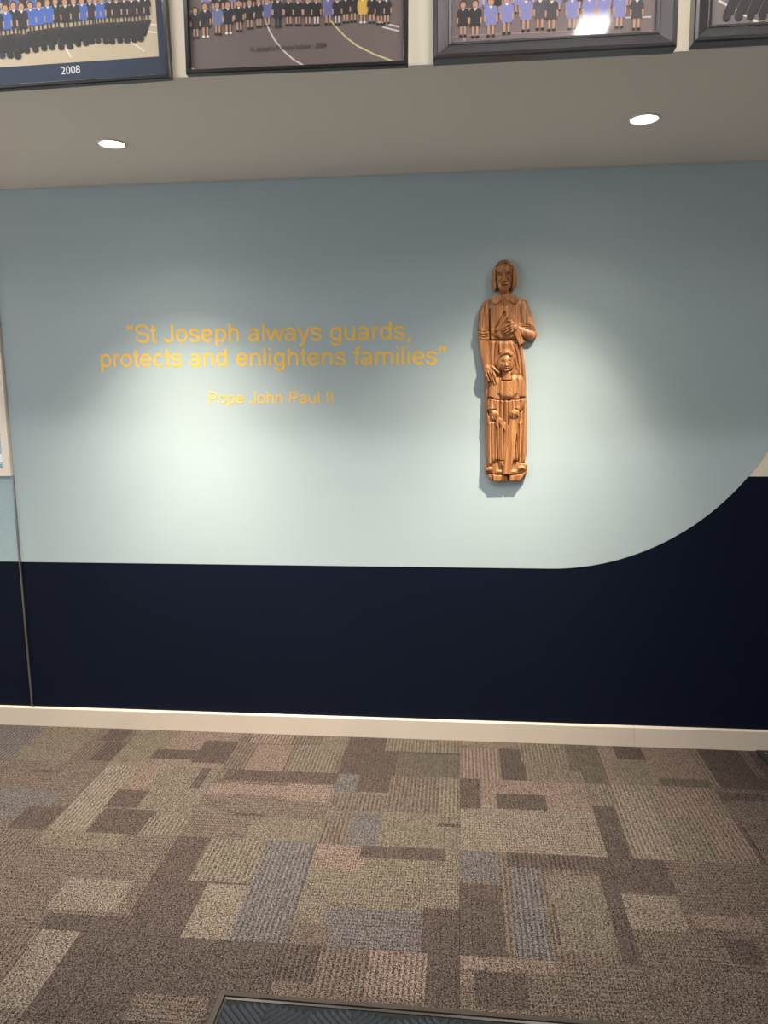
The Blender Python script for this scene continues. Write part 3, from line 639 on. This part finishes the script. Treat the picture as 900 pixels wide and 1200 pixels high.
# sleeves
cap('sleeve', [(572, 355), (568, 366), (566.8, 383)], [4.6, 6.4, 7.2], [3.5, 3.4, 3.4], .85)
poly('sleeve', [(560, 385), (573.5, 384), (574.2, 399), (566, 398.5), (559.6, 396.8)], 5.4, 9.8, 3, 1)
for y in (386.5, 389.8, 393): mod([(560.5, y), (567, y+1.6), (574, y+.3)], .55, -1.1, 'sleeve')
mod([(559.8, 396.6), (566.5, 398), (574, 398.4)], .5, -.8, 'sleeve')
mod([(568, 360), (566, 372), (565, 383)], .7, -.8, 'sleeve'); mod([(571, 368), (570, 382)], .6, .7, 'sleeve')
cap('sleeve', [(613, 355), (616, 366), (619.5, 380)], [4.6, 6, 7], [3.5, 3.6, 4.2], .85)
poly('sleeve', [(611, 379), (619, 377), (626.5, 381), (628, 388), (624, 391), (612, 385.5)], 5.6, 10.4, 3, 1)
for k in range(3): mod([(611.5, 380+2.2*k), (619, 380.2+2.4*k), (627, 384.5+2.3*k)], .5, -1.1, 'sleeve')
# man's forearms
cap('arm', [(566.5, 398), (567.6, 412), (570, 428)], [6.4, 5.6, 3.9], [3.6, 4.2, 6.0], .85)
cap('arm', [(622.5, 391.5), (612, 387.5), (605, 383.5)], [6.6, 5.2, 3.9], [5.6, 7.2, 8.6], .8)
# carpenter's square
poly('carpenter_square', [(591.8, 366), (597.4, 363.5), (614.2, 400.2), (608.6, 404.4)], 11.6, 12.0, .5, 0, True)
poly('carpenter_square', [(593.8, 367.5), (598.2, 366.2), (583.5, 387.5), (580, 385.8)], 12.0, 12.4, .5, 0, True)
mod([(591.2, 365.5), (580.5, 384)], .7, -1.6, ['robe', 'carpenter_square'])
# hand of the raised arm: palm plus fingers
blob('hand', 601.5, 383.2, 6.0, 5.6, 9.6, 15.2, 10)
for p, r in (([(599, 379.6), (593.5, 380.8), (588.6, 384.4)], 1.35), ([(598.5, 382.4), (593.4, 384.2), (588.8, 387)], 1.35), ([(599, 385.4), (594.4, 387), (590.6, 389)], 1.3), ([(600.4, 387.6), (596.4, 389), (593.4, 390.3)], 1.15)):
    cap('hand', p, [r*1.15, r, r*.75], [13.4, 12.8, 11.8], 1.0)
cap('hand', [(602, 379.6), (598, 376.6), (594.8, 375.2)], [1.7, 1.45, 1.0], [13.2, 12.9, 12.4], 1.0)
for q in ((597, 381.4, 589.4, 385.9), (597, 384.2, 590, 388.2), (598.4, 387, 593, 389.7)): mod([(q[0], q[1]), (q[2], q[3])], .38, -1.2, 'hand')
# neck, collar, head
poly('head', [(585, 340), (597, 340), (597.4, 348), (590.5, 352), (583.6, 348)], 8, 10.4, 3, 1)
poly('collar', [(583.2, 344.4), (590.4, 350.2), (587, 353.6), (580.6, 358), (574.6, 352.4), (577, 348.2)], 10.2, 12.0, 1.3, 0)
poly('collar', [(598.2, 344.4), (591, 350.2), (597, 354.2), (603.8, 357.4), (608.4, 351.4), (604.5, 347.6)], 10.2, 12.0, 1.3, 0)
blob('robe', 590.8, 354.6, 5.6, 4.4, 9.8, 11.4)
for x in (587.4, 589, 590.7, 592.4, 594): mod([(x, 352), (x+(x-590.7)*.1, 358)], .35, -.9, 'robe')
poly('hair', [(583, 308.6), (590.4, 305.4), (597.6, 307.4), (602.6, 314), (605.6, 325), (606, 333.6), (603.2, 338.8), (600, 342), (596, 336), (596, 316), (585, 316), (585, 337), (581, 342.2), (577, 338.6), (575.8, 331), (577, 319)], 6, 12.2, 4, 1)
poly('hair', [(584, 310), (590.5, 305.8), (597.5, 309), (600, 318), (581.6, 318)], 9, 14.4, 5, 1)
blob('head', 590.6, 324.8, 9.3, 16.8, 9.2, 16.4)
poly('head', [(582.2, 320), (599, 320), (598.6, 334), (595.6, 341), (591, 343.6), (586.4, 341), (582.8, 334)], 11.5, 14.8, 4, 1)
# brow, eyes, nose, cheeks
mod([(583, 320.4), (586.4, 319.6), (589.4, 321)], 1.0, .9, 'head'); mod([(592.2, 321), (595.2, 319.6), (598.4, 320.4)], 1.0, .9, 'head')
dent(586.0, 323.4, 2.5, 1.9, -4.0, 'head'); dent(595.4, 323.4, 2.5, 1.9, -4.0, 'head')
blob('head', 586.1, 323.8, 1.9, 1.1, 11.6, 13.8); blob('head', 595.3, 323.8, 1.9, 1.1, 11.6, 13.8)
mod([(584.4, 323.8), (588, 323.8)], .3, -.7, 'head'); mod([(593.4, 323.8), (597, 323.8)], .3, -.7, 'head')
cap('head', [(590.7, 320), (590.7, 326), (590.7, 330.4)], [1.2, 1.5, 2.2], [15.4, 17.0, 17.8], 1.1)
mod([(588.4, 332), (593, 332)], .45, -1.4, 'head'); mod([(587.6, 327), (586, 331)], .7, -.8, 'head'); mod([(593.8, 327), (595.4, 331)], .7, -.8, 'head')
dent(585.4, 328.6, 2.0, 1.8, 1.2, 'head'); dent(596.2, 328.6, 2.0, 1.8, 1.2, 'head')
mod([(583.4, 333.6), (585, 340), (588, 344)], .5, -1.0, ['head', 'beard']); mod([(598, 333.6), (596.6, 340), (593.6, 344)], .5, -1.0, ['head', 'beard'])
mod([(582.5, 313.2), (590.6, 310.4), (598.7, 313.2)], .7, -1.2, ['head', 'hair'])
# beard
poly('beard', [(583.4, 333), (587, 333.4), (590.6, 332.4), (594.4, 333.4), (598.2, 333), (597.8, 338), (594.6, 343), (591, 344.6), (587, 343), (584, 338.6)], 13.0, 16.6, 4, 1)
mod([(587, 334.8), (590.7, 333.6), (594.4, 334.8)], .7, .8, 'beard'); mod([(588, 336.1), (593.4, 336.1)], .45, -1.9, 'beard')
for x in (585.8, 588, 590.6, 593.2, 595.6): mod([(x, 338), (590.8+(x-590.8)*.75, 343.6)], .35, -.8, 'beard')
for k in range(5):
    mod([(588-k*1.6, 307+k*.8), (581.5-k*.9, 315+k), (578.9-k*.55, 328), (579.4-k*.5, 340)], .35, -.8, 'hair'); mod([(593+k*1.6, 307+k*.8), (599.7+k*.9, 315+k), (602.3+k*.6, 328), (601.6+k*.6, 340)], .35, -.8, 'hair')
mod([(581.6, 318), (581.4, 330), (583, 338)], .6, -1.8, ['hair', 'head']); mod([(599.8, 318), (600, 330), (598.4, 338)], .6, -1.8, ['hair', 'head'])

# child robe
poly('child_robe', [(576, 446), (582, 440), (588, 438), (600, 437), (607, 438.5), (612, 446), (612.5, 468), (612.5, 500), (611, 541), (601, 541), (600, 551), (586, 551), (583, 541), (579, 541), (573.5, 548), (571, 545), (571, 500), (574, 468)], 7.2, 10.6, 5, 1)
poly('child_robe', [(583, 443), (588, 439), (600, 438.5), (607, 443), (607.5, 466), (581.5, 466)], 9, 12.4, 5, 1)
mod([(580.5, 467), (589, 467.4), (596, 466.8), (608, 467)], .6, -2.2, 'child_robe'); mod([(587, 465.4), (590, 468.3), (597, 468.3), (600, 465.6)], .55, -1.3, 'child_robe')
for x, a in ((583.8, 1.1), (588.6, 1.1), (593.4, 1.2), (601.5, 1.0)): fold([(x, 469), (x+(x-592)*.08, 490), (x+(x-592)*.1, 545)], 1.1, a, 'child_robe')
for x, a in ((573.4, 1.2), (577.6, 1.0), (606, 1.2), (609.6, .9)): fold([(x, 496), (x, 520), (x+.3, 543)], 1.1, a, 'child_robe')
mod([(582, 540.2), (590, 540.4)], .5, -2, 'child_robe'); mod([(600, 540.8), (610.4, 540.2)], .5, -2, 'child_robe')
mod([(582, 500), (582.4, 520), (583.4, 551)], .7, -2, 'child_robe'); mod([(604.6, 500), (606, 520), (607.5, 541)], .6, -1.6, 'child_robe')
# child's upper sleeves and forearms
cap('child_sleeve', [(579, 447), (577, 456), (576, 463.6)], [4.6, 4.6, 4.6], [7.2, 7.4, 7.6], .85)
cap('child_sleeve', [(608.5, 443.5), (610.6, 452), (611.4, 462)], [5, 5, 5], [7.4, 7.6, 7.8], .85)
cap('child_sleeve', [(575.6, 469), (575, 474), (577, 480)], [5, 4.8, 4.8], [6.6, 7.4, 8.4], .9)
cap('child_sleeve', [(610.8, 469), (610, 473.5), (606.6, 479)], [5.6, 5.2, 4.8], [6.8, 7.6, 8.6], .9)
mod([(571.6, 464.4), (576, 465.2), (580.6, 467)], .6, -2, 'child_sleeve'); mod([(606.6, 466.2), (611, 464.8), (616.6, 464.2)], .6, -2, 'child_sleeve')
mod([(572, 482), (575, 479.4), (579.6, 478.4), (582, 480)], .5, -1.4, 'child_sleeve'); mod([(601, 478.5), (605, 478), (609.6, 481.6)], .5, -1.4, 'child_sleeve')
mod([(574, 468), (573, 476)], .5, -.8, 'child_sleeve'); mod([(610, 469), (607, 475)], .5, -.8, 'child_sleeve')
poly('child_sleeve', [(571, 483), (574, 489), (581.8, 491), (573.5, 497.8), (570, 495)], 8.6, 10.6, 1.5, 0)
# timber pieces held as a cross
poly('timber_cross', [(596.6, 488), (608.4, 485.8), (598.9, 557), (589.2, 557)], 11.6, 12.4, .6, 0, True, (0, 0))
poly('timber_cross', [(581, 491.4), (585.2, 488.6), (597.8, 500.4), (593, 505.4)], 11.2, 12.0, .6, 0)
for q in ([(597.2, 488), (589.4, 556)], [(608.6, 487), (599.2, 556.6)]): mod(q, .35, -.6)
# hands of the child
blob('child_hand', 578.8, 483.6, 4.6, 4.6, 9.2, 13.6, 20)
for i, (a, b, c) in enumerate((((576.2, 485), (577, 489), (579.2, 491.8)), ((578.4, 485.6), (579.6, 489.4), (581.4, 491.6)), ((580.6, 485), (582, 488.6), (583, 490.6)), ((582, 483), (583.4, 486.4), (584.2, 488.6)))):
    cap('child_hand', [a, b, c], [1.2, 1.1, .8], [12, 11.8, 11.2], 1.0)
blob('child_hand', 603.6, 483, 5.4, 4.6, 10.6, 15.0, -25)
for (a, b, c) in (((599.8, 482), (598.4, 485), (599, 488)), ((602, 483.6), (601, 486.6), (601.6, 489)), ((604.2, 484), (603.8, 486.8), (604.4, 488.8)), ((606.4, 483.4), (606.6, 486), (607, 487.6))):
    cap('child_hand', [a, b, c], [1.25, 1.15, .9], [13.2, 13.0, 12.4], 1.0)
# child neck, head, hair
poly('child_head', [(588.4, 434), (598.8, 434), (598.8, 444), (588.2, 444)], 10.6, 12.2, 2, 0)
mod([(587.6, 437), (587.8, 444.6), (599.2, 444.6), (599.4, 437)], .5, -1.6)
poly('child_hair', [(583, 417), (587, 410.6), (592.8, 408.2), (599, 410.4), (602.8, 417), (603.6, 424), (601.6, 430), (599, 433), (587, 434), (582.4, 431), (580.6, 424)], 9.6, 15.4, 5, 1)
blob('child_head', 592.9, 424, 7.5, 11.2, 11.6, 18.0)
poly('child_hair', [(584.4, 418.5), (588, 411.8), (593, 409.2), (598.8, 411.8), (601.6, 418.6), (598, 415.6), (592.6, 414), (587.6, 416)], 14.8, 17.4, 2, 1)
for k in range(4):
    mod([(592-k*1.6, 409.5+k*.7), (586-k*.8, 414.5+k*.6), (583.5-k*.4, 422), (583.8-k*.4, 431)], .33, -.8, 'child_hair'); mod([(594+k*1.6, 409.5+k*.7), (599.6+k*.6, 414.5+k*.8), (602+k*.3, 424)], .33, -.8, 'child_hair')
dent(589.4, 423, 2.1, 1.5, -2.0, 'child_head'); dent(596.8, 423, 2.1, 1.5, -2.0, 'child_head')
blob('child_head', 589.5, 423.6, 1.7, .95, 14.6, 16.5); blob('child_head', 596.7, 423.6, 1.7, .95, 14.6, 16.4)
mod([(587.9, 424.4), (589.5, 424.9), (591.1, 424.4)], .32, -.8, 'child_head'); mod([(595.1, 424.4), (596.7, 424.9), (598.3, 424.4)], .32, -.8, 'child_head')
cap('child_head', [(593.1, 421.5), (593.1, 425), (593.1, 427.4)], [.8, 1.0, 1.5], [16.6, 17.4, 17.8], 1.0)
mod([(590.8, 431.2), (593.1, 431.8), (595.4, 431.2)], .42, -1.0, 'child_head'); mod([(591.4, 433), (594.8, 433)], .6, .7, 'child_head')
mod([(591.6, 428.8), (594.6, 428.8)], .35, -.8, 'child_head')
# man's lower hand on the child's shoulder
poly('hand', [(565.8, 427), (573.6, 426), (579, 431), (582, 438), (579, 443), (572, 441), (567.6, 436)], 9.2, 12.6, 4, 1)
for p in ([(569, 434), (570.4, 440), (573.2, 445.6)], [(572, 435.6), (574.4, 441), (577, 447.6)], [(575, 435.6), (577.4, 441.2), (579.4, 449)], [(577.4, 434.6), (580, 440.4), (581.8, 447.6)]):
    cap('hand', p, [1.6, 1.45, 1.05], [11.8, 12, 11.2], 1.0)
cap('hand', [(576, 428.6), (580.4, 432), (585, 435.8)], [1.9, 1.6, 1.1], [11.4, 12, 11.8], 1.0)
for q in ([(570.6, 435), (575, 446)], [(573.4, 435.4), (578, 448)], [(576.3, 435.2), (580.6, 447.8)]): mod(q, .38, -1.3, 'hand')
# feet
for cx, cy, tag_ in ((584.4, 554.2, 'foot'), (602.4, 554.4, 'foot'), (611.6, 549.4, 'foot'), (573, 551.2, 'foot')):
    blob(tag_, cx, cy, 4.2, 3.0, 8.4, 10.6, -10)
    for k in (-1, 0, 1): mod([(cx+k*1.4, cy), (cx+k*1.5, cy+3)], .3, -.7, 'foot')

# soften tool marks, add slight hand carved unevenness, build the parts
Hs = HH.copy(); m0 = HH > 0
pad = np.pad(np.where(m0, HH, 0), 1); wt = np.pad(m0.astype(float), 1)
S = sum(pad[a:a+HH.shape[0], b:b+HH.shape[1]]*k for a, b, k in ((0,0,1),(0,1,2),(0,2,1),(1,0,2),(1,1,5),(1,2,2),(2,0,1),(2,1,2),(2,2,1)))
Wt = sum(wt[a:a+HH.shape[0], b:b+HH.shape[1]]*k for a, b, k in ((0,0,1),(0,1,2),(0,2,1),(1,0,2),(1,1,5),(1,2,2),(2,0,1),(2,1,2),(2,2,1)))
Hs = np.where(m0, S/np.maximum(Wt, 1), 0)
Hs += np.where(m0, .10*np.sin(UU*1.9+np.sin(VV*.35)*2)*np.sin(VV*.8+np.sin(UU*.6)*2), 0)
Hs = np.maximum(Hs, 0)
near = np.zeros(m0.shape, bool)
for a in (-1, 0, 1):
    for b in (-1, 0, 1): near |= np.roll(np.roll(m0, a, 0), b, 1)
OWx = OW.copy()
for a in (-1, 0, 1):
    for b in (-1, 0, 1):
        s_ = np.roll(np.roll(OW, a, 0), b, 1); OWx = np.where(OWx < 0, s_, OWx)
K = .00350; XC, ZC = 592.0, 436.0
WOOD = bpy.data.materials.new('carved honey brown wood'); WOOD.use_nodes = True; nt = WOOD.node_tree; L = nt.links.new; b = nt.nodes['Principled BSDF']
b.inputs['Coat Weight'].default_value = .35; b.inputs['Coat Roughness'].default_value = .3; b.inputs['Roughness'].default_value = .42; b.inputs['Specular IOR Level'].default_value = .45
tc = nt.nodes.new('ShaderNodeTexCoord'); mp = nt.nodes.new('ShaderNodeMapping'); mp.inputs['Scale'].default_value = (90, 60, 5); L(tc.outputs['Object'], mp.inputs[0])
n1 = nt.nodes.new('ShaderNodeTexNoise'); n1.inputs['Scale'].default_value = 1; n1.inputs['Detail'].default_value = 5; n1.inputs['Distortion'].default_value = .6; L(mp.outputs[0], n1.inputs['Vector'])
rp = nt.nodes.new('ShaderNodeValToRGB'); L(n1.outputs['Fac'], rp.inputs[0])
rp.color_ramp.elements[0].position = .28; rp.color_ramp.elements[0].color = srgb(122, 80, 46)
rp.color_ramp.elements[1].position = .72; rp.color_ramp.elements[1].color = srgb(204, 152, 98)
e = rp.color_ramp.elements.new(.5); e.color = srgb(168, 112, 70)
L(rp.outputs[0], b.inputs['Base Color'])
bp = nt.nodes.new('ShaderNodeBump'); bp.inputs['Strength'].default_value = .25; bp.inputs['Distance'].default_value = .001; L(n1.outputs['Fac'], bp.inputs['Height']); L(bp.outputs[0], b.inputs['Normal'])
wx = -1.91480461+.00350162502*XC+.0000513958975*ZC; wz = 3.17646144-.0000407293939*XC-.00348476275*ZC
statue = empty('wooden_carving', (wx, -.003, wz), 'honey brown wooden relief carving of a bearded man and child on the teal wall', 'wood carving')
lx = .00350162502*(UU-XC)+.0000513958975*(VV-ZC); lz = -.0000407293939*(UU-XC)-.00348476275*(VV-ZC); ly = -Hs*K
fi, fj = np.meshgrid(np.arange(len(gv)-1), np.arange(len(gu)-1), indexing='ij'); nu = len(gu)
ok = (near[fi, fj] & near[fi+1, fj] & near[fi, fj+1] & near[fi+1, fj+1]) & ((Hs[fi, fj]+Hs[fi+1, fj]+Hs[fi, fj+1]+Hs[fi+1, fj+1]) > 0)
HHn = HH.copy()
# owner of a cell: its highest corner
cs = np.stack([HH[fi, fj], HH[fi+1, fj], HH[fi, fj+1], HH[fi+1, fj+1]]); os_ = np.stack([OWx[fi, fj], OWx[fi+1, fj], OWx[fi, fj+1], OWx[fi+1, fj+1]])
own = np.take_along_axis(os_, cs.argmax(0)[None], 0)[0]
VX = np.stack([lx.ravel(), ly.ravel(), lz.ravel()], 1)
for name in PARTS:
    sel = ok & (own == PARTS.index(name))
    comp_faces = np.stack([fi[sel]*nu+fj[sel], (fi[sel]+1)*nu+fj[sel], (fi[sel]+1)*nu+fj[sel]+1, fi[sel]*nu+fj[sel]+1], 1)
    if not len(comp_faces): continue
    # separate left and right pieces of paired parts into parts of their own
    sets = [comp_faces]
    if name in ('sleeve', 'arm', 'hand', 'child_sleeve', 'child_hand', 'foot', 'collar'):
        cx = UU.ravel()[comp_faces[:, 0]]
        cuts = dict(foot=[579, 593.5, 607]).get(name, [592 if name != 'hand' else 587.2])
        if name == 'hand':
            low = VV.ravel()[comp_faces[:, 0]] > 410; sets = [comp_faces[low], comp_faces[~low]]
        else:
            ix = np.searchsorted(cuts, cx); sets = [comp_faces[ix == k] for k in range(len(cuts)+1)]
    for fs in sets:
        if len(fs) < 30: continue
        uq, inv = np.unique(fs, return_inverse=True); inv = inv.reshape(fs.shape)
        me = bpy.data.meshes.new(name); me.vertices.add(len(uq)); me.vertices.foreach_set('co', VX[uq].ravel())
        me.loops.add(inv.size); me.loops.foreach_set('vertex_index', inv.ravel().astype(np.int32))
        me.polygons.add(len(inv)); me.polygons.foreach_set('loop_start', np.arange(0, inv.size, 4, dtype=np.int32))
        me.polygons.foreach_set('use_smooth', np.ones(len(inv), bool)); me.update(calc_edges=True); me.validate()
        me.materials.append(WOOD); o = bpy.data.objects.new(name, me); COL.objects.link(o); o.parent = statue
